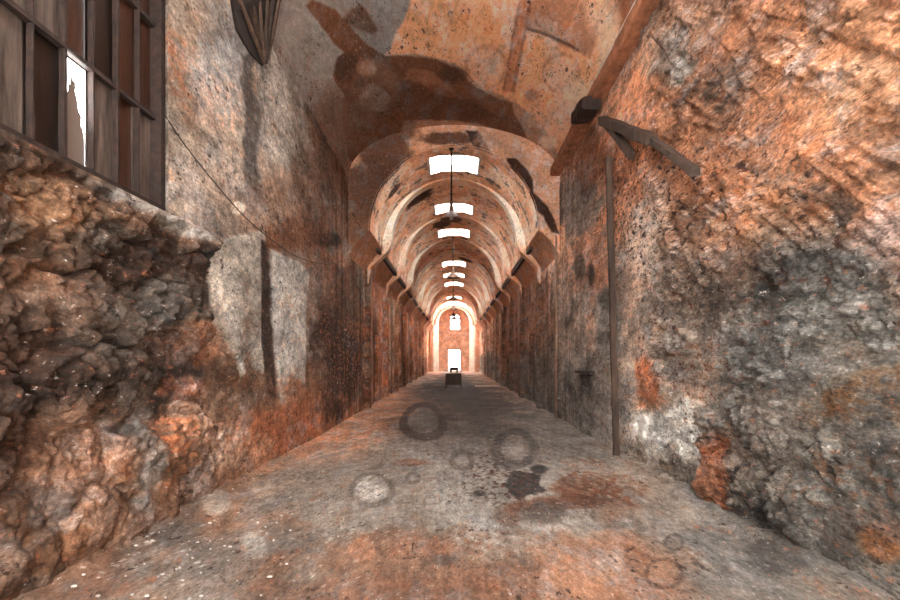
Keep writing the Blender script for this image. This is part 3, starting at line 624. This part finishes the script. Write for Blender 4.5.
# skylight curbs, those of the added unseen openings included
for i, (a, b) in enumerate(SKY):
    top = (ZS+RISE if a < DT else Z2+R2)+H; w, hh = .6, .14
    m = MB(); lo = top-(.06 if a < DT else .12)
    m.box(-w-.05, -w, a-.05, b+.05, lo, top+.16); m.box(w, w+.05, a-.05, b+.05, lo, top+.16)
    m.box(-w, w, a-.05, a, top-.02, top+.16); m.box(-w, w, b, b+.05, top-.02, top+.16)
    m.build('window_%d' % (i+3), M_top, kind='structure')

# ------------------------------------------------------------------ left window
o = empty('window_1', (-W-.06, (WIN[0]+WIN[1])/2, WIN[2]+H), kind='structure')
ox, oy, oz = o.location
Wx = -W-.06-ox
def loc(m): # shift into the window's own frame
    m.v = [(a-ox, b-oy, c-oz) for a, b, c in m.v]; return m
m = MB(); x = -W-.02
m.box(x-.12, x+.05, WIN[0], WIN[1], WIN[2]+H-.05, WIN[2]+H+.035); m.box(x-.12, x+.03, WIN[0], WIN[1], WIN[3]+H-.05, WIN[3]+H+.03)
m.box(x-.12, x+.035, WIN[1]-.045, WIN[1]+.06, WIN[2]+H-.04, WIN[3]+H+.04); m.box(x-.12, x+.04, WIN[0]-.02, WIN[0]+.05, WIN[2]+H, WIN[3]+H)
loc(m).build('window_frame', M_frame, o)
zt = [WIN[2], 1.96, 2.72, WIN[3]]
for z in zt[1:3]:
    loc(MB().bar((x-.03, WIN[0], z+H), (x-.03, WIN[1], z+H),   .045, .035, segs=14, jit=.25)).build('transom', M_frame, o)
NP = 14; st = (WIN[1]-WIN[0])/NP
for i in range(1, NP):
    y = WIN[0]+i*st
    loc(MB().bar((x-.03, y, WIN[2]+H), (x-.03, y, WIN[3]+H), .018 if i % 2 else .032, .04, up=(1,0,0), segs=12, jit=.2)).build('mullion', M_frame, o)
rp = random.Random(11)
for i in range(NP):
    for j in range(3):
        gp = -.012 if i == NP-4 else .022; y0, y1 = WIN[0]+i*st-gp, WIN[0]+(i+1)*st+gp; z0, z1 = zt[j]+H-.02, zt[j+1]+H+.02
        xx = x-.064+.008*(i%2)+rp.uniform(-.002, .002); tl = rp.uniform(-.004, .004)
        if y1 < 3.0: mt = M_clear
        elif i == NP-4 and j == 0: mt = M_flaky
        elif i == NP-1 and j == 0: mt = M_pane2
        else: mt = rp.choice([M_pane1, M_pane1, M_pane3, M_pane2])
        if i == NP-5 and j == 0: mt = M_pane3
        if j == 0 and i in (NP-6,): mt = M_pane2
        b = MB(); t = .004
        b.v = [(xx, y0, z0), (xx+tl, y1, z0), (xx+tl, y1, z1), (xx, y0, z1), (xx-t, y0, z0), (xx+tl-t, y1, z0), (xx+tl-t, y1, z1), (xx-t, y0, z1)]
        b.f = [(0,1,2,3),(7,6,5,4),(0,4,5,1),(1,5,6,2),(2,6,7,3),(3,7,4,0)]
        loc(b).build('pane', mt, o)

# ------------------------------------------------------------------ things
def wallp(px, py, side, off=.08):
    d = F*(W-off)/(side*(px-VX)); return (side*(W-off), d, (VY-py)*d/F+H)

# hanging lamps on long rods under the vault crown
lamp_where = ['brown dome lamp on a thin rod, nearest of the row under the vault',
 'small dome lamp on a rod, second nearest of the row down the barrel vault', 'small dome lamp on a rod, third from the viewer in the row down the vault',
 'small dome lamp on a rod just above the arched end window, fourth of the row', 'tiny dome lamp seen against the top of the arched end window, fifth of the row', 'tiny dome lamp before the arched end window, farthest of the row']
LG = 'dome lamps hanging in a row under the barrel vault'
lamp = empty('hanging_lamp', (-.06, 13.95, 4.69+0), label=lamp_where[0], category='lamp', group=LG)
hz = Z2+R2+H-4.69
MB().tube([(0,0,.1), (0,0,hz+.02)], .021, 8).build('rod', M_iron, lamp, True)
MB().lathe([(0,hz+.02),(.06,hz+.02),(.055,hz-.03),(.02,hz-.06),(0,hz-.06)], 16).build('ceiling_rose', M_iron, lamp, True)
MB().lathe([(0,.34),(.035,.33),(.045,.2),(.06,.12),(.10,.07),(.19,.0),(.255,-.09),(.262,-.10),(.25,-.095),(.18,-.01),(.09,.035),(0,.05)], 32).build('lamp_shade', M_enamel, lamp, True)
MB().lathe([(0,.03),(.02,.02),(.03,-.02),(.045,-.06),(.03,-.10),(0,-.115)], 16).build('bulb', M_bulb, lamp, True)
for lb, dd in zip(lamp_where[1:], (24.2, 33.6, 40.6, 46.8, 51.)):
    c = lamp.copy(); C.objects.link(c); c.location = (-.04, dd, 4.69); c['label'] = lb
    for ch in list(lamp.children):
        q = ch.copy(); C.objects.link(q); q.parent = c

# desk in the middle of the far floor, with a stool on top
dk = empty('desk', (-.02, 26.9, .01), label='dark wooden desk with a pale slatted top in the middle of the corridor floor', category='desk')
for i in range(9):
    MB().box(-.41+i*.092, -.41+i*.092+.078, -.28, .28, .66, .69).build('top_board', M_top, dk)
MB().box(-.34, .34, -.22, .22, .54, .655).build('apron', M_desk, dk)
for sx in (-1, 1):
    for sy in (-1, 1): MB().bar((sx*.33, sy*.21, 0), (sx*.33, sy*.21, .56), .06, .06, up=(1,0,0)).build('leg', M_desk, dk)
MB().box(-.31, .31, .19, .22, .14, .54).build('back_panel', M_desk, dk)
sl = empty('step_stool', (0, 26.9, .70), label='small dark stool standing on the slatted desk against the bright doorway', category='stool')
MB().box(-.20, .20, -.1, .1, .10, .26).build('seat', M_frame, sl)
for sx in (-1, 1):
    for sy in (-1, 1): MB().bar((sx*.14, sy*.05, 0), (sx*.14, sy*.05, .2), .075, .07, up=(1,0,0)).build('leg', M_frame, sl)

MB().bar((.98, 28, .05), (2.12, 28, .055), .10, .05).build('light_streak_strip', M_wood_streak, label='pale narrow strip standing in for a light streak across the floor at the foot of the right wall', category='light_streak_strip')  # pale strip built in place of a streak of sunlight

# post and broken braces on the right wall
MB().bar((W-.10, 9.0, H+3.0), (W-.16, 8.35, .03), .085, .085, segs=30, jit=.12, up=(1,0,0)).build('wooden_post', M_wood, label='tall weathered dark post standing against the right wall', category='post')
bb = empty('broken_brace', (W-.1, 9.9, H+3.98), label='charred broken brace slanting down the right wall from a black bracket block', category='beam')
def rel(p, o): return tuple(np.array(p)-np.array(o.location))
MB().bar(rel(wallp(602,120,1,.12), bb), rel(wallp(652,140,1,.14), bb), .13, .12, segs=8, jit=.2).build('upper_beam', M_wood, bb)
MB().bar(rel(wallp(650,138,1,.12), bb), rel(wallp(695,172,1,.24), bb), .08, .08, segs=8, jit=.2).build('lower_beam', M_wood, bb)
MB().bar(rel(wallp(607,124,1,.10), bb), rel(wallp(632,156,1,.14), bb), .08, .10, segs=6, jit=.2).build('stump', M_wood, bb)
MB().bar((-.12, -.3, .1), (-.12, .5, .16), .3, .2, segs=5, jit=.15).build('bracket_block', M_frame, bb)
for i, (s, pa, pb, tx) in enumerate(((1,(531,237),(499,292),'dark timber rail along the right ledge below the vault'), (-1,(378,255),(408,294),'dark timber rail along the left ledge below the vault'))):
    z = Z2+.0
    d0 = F*(R2+.04)/abs(pa[0]-VX); d1 = F*(R2+.04)/abs(pb[0]-VX)
    MB().bar((s*(R2+.06), max(d0, DT+.2), z+H-.06), (s*(R2+.06), 47., z+H-.06), .10, .12, segs=40, jit=.12).build('timber_rail', M_wood, label=tx, category='rail')
# small dark ledge on right wall
p = wallp(583.5, 372.5, 1, .05); MB().box(W-.11, W+.01, 10.3, 11.5, p[2]-.02, p[2]+.03).build('wall_bracket', M_iron, label='short dark iron strip fixed low on the right wall', category='iron strip')

# cables
def cable(pts, r, mat, **k):
    P = [np.array(p) for p in pts]; out = []
    for i in range(len(P)-1):
        p0 = P[max(i-1, 0)]; p1 = P[i]; p2 = P[i+1]; p3 = P[min(i+2, len(P)-1)]
        for t in np.linspace(0, 1, 8, endpoint=False): out.append(.5*((2*p1)+(-p0+p2)*t+(2*p0-5*p1+4*p2-p3)*t*t+(-p0+3*p1-3*p2+p3)*t**3))
    out.append(P[-1]); return MB().tube(out, r, 6).build('cable', mat, None, True, **k)
cable([wallp(163,112,-1,.03), wallp(185,145,-1,.05), wallp(215,183,-1,.06), wallp(245,217,-1,.06), wallp(272,240,-1,.06), wallp(300,258,-1,.06), wallp(330,264,-1,.06), wallp(352,258,-1,.03)], .006, M_cable, label='thin black cable sagging down the left wall from the window corner', category='cable')
cable([(W-.22, 6.6, ZS+.22+H), (W-.22, 8., ZS+.215+H), (W-.22, 9.3, ZS+.23+H)], .012, M_cablew, label='thin white cable running along the brown beam at upper right', category='cable')

# wall pipes in the far part
pipes = [(-1, 391, .03, 'thin pale pipe running up the left wall, nearest on that side'), (-1, 402, .025, 'thin pale pipe up the left wall behind the nearest one'), (1, 557, .03, 'pale pipe up the right wall, nearest on that side'), (1, 519, .03, 'pale pipe up the right wall, middle of the three there'), (1, 502, .03, 'thin pale pipe up the right wall, farthest of the three there')]
for s, px, r, lb in pipes:
    d = F*(W-.06)/abs(px-VX)
    MB().tube([(s*(W-.05-r), d, 0.0), (s*(W-.05-r), d, Z2+H-.12 if d > DT else 3.9)], r, 10).build('wall_pipe', M_pipe, None, True, label=lb, category='pipe', group='vertical pipes on the side walls')

def onleft(px, py, off):
    q = wallp(px, py, -1, off)
    if q[2]-H <= ZS: return q
    a, b = v_inv(px, py); k = 1-off/2.2; d = math.exp(a)*k
    return ((px-VX)*d/F, d, (VY-py)*d/F+H)
# broken lath hanging in the torn plaster at the top of the left wall
lt = empty('broken_lath', onleft(262, 40, .03), label='splintered dark laths showing through the torn plaster at upper left', category='laths'); L0 = np.array(lt.location)
P3 = [(231,-14),(234,10),(238,30),(249,50),(263,66),(270,54),(275,34),(279,12),(283,-14)]
pp = [np.array(onleft(a, b, .03))-L0 for a, b in P3]
bk = MB(); bk.v = [tuple(q) for q in pp]+[tuple(q-np.array((.03,0,0))) for q in pp]; nn_ = len(pp)
bk.f = [tuple(range(nn_))]+[(i, (i+1) % nn_, (i+1) % nn_+nn_, i+nn_) for i in range(nn_)]; bk.build('backing_board', M_hollow, lt)
for (a, b, c_, d_, w) in ((236,-10,264,62,.05),(243,-10,262,50,.035),(250,-10,264,55,.07),(259,-10,264,60,.05),(268,-10,265,60,.04),(275,-10,266,64,.05),(281,-10,268,60,.04),(247,0,258,46,.03),(272,0,262,40,.03)):
    MB().bar(np.array(onleft(a, b, .07))-L0, np.array(onleft(c_, d_, .06))-L0, w, .03, up=(1,0,0), segs=8, jit=.3).build('lath', random.choice([M_wood, M_frame, M_desk]), lt)

# plaster flakes strewn at the foot of the left wall
fb = MB(); rf = random.Random(5)
for i in range(120):
    d_ = 3.3+rf.random()**1.5*5; xx = -W+.25+abs(rf.gauss(0, .55)); s = rf.uniform(.005, .015)
    a = rf.uniform(0, PI); z = .03+(.10 if xx < -W+.35 else 0); b = len(fb.v)
    pts = [(math.cos(a+t)*s*rf.uniform(.6,1.3), math.sin(a+t)*s*rf.uniform(.6,1.3)) for t in (0, 1.2, 2.5, 3.7, 5.)]
    fb.v += [(xx+p, d_+q, z) for p, q in pts]+[(xx+p*.8, d_+q*.8, z+.008) for p, q in pts]
    fb.f += [tuple(b+i for i in (4,3,2,1,0)), tuple(b+5+i for i in range(5))]+[(b+i, b+(i+1)%5, b+5+(i+1)%5, b+5+i) for i in range(5)]
fb.build('plaster_flakes', M_flake, kind='stuff', label='small pale plaster flakes strewn on the floor along the left wall', category='debris')

# ------------------------------------------------------------------ light, camera
w = bpy.data.worlds.new('sky'); bpy.context.scene.world = w; w.use_nodes = True
bg = w.node_tree.nodes['Background']; bg.inputs[0].default_value = (.98, 1., .99, 1); bg.inputs[1].default_value = 12.
cd = bpy.data.cameras.new('camera'); cam = bpy.data.objects.new('camera', cd); C.objects.link(cam)
cam.location = (0, 0, H); cam.rotation_euler = (PI/2, 0, 0); cd.sensor_width = 36; cd.lens = 24
cd.shift_x = -4/900; cd.shift_y = 57/900; cd.clip_start = .05; cd.clip_end = 300
sc = bpy.context.scene; sc.camera = cam
sc.view_settings.view_transform = 'Standard'; sc.view_settings.look = 'None'; sc.view_settings.gamma = 1; sc.view_settings.use_curve_mapping = False
sc.view_settings.exposure = .80
sc.cycles.max_bounces = 10; sc.cycles.diffuse_bounces = 8; sc.cycles.use_denoising = True
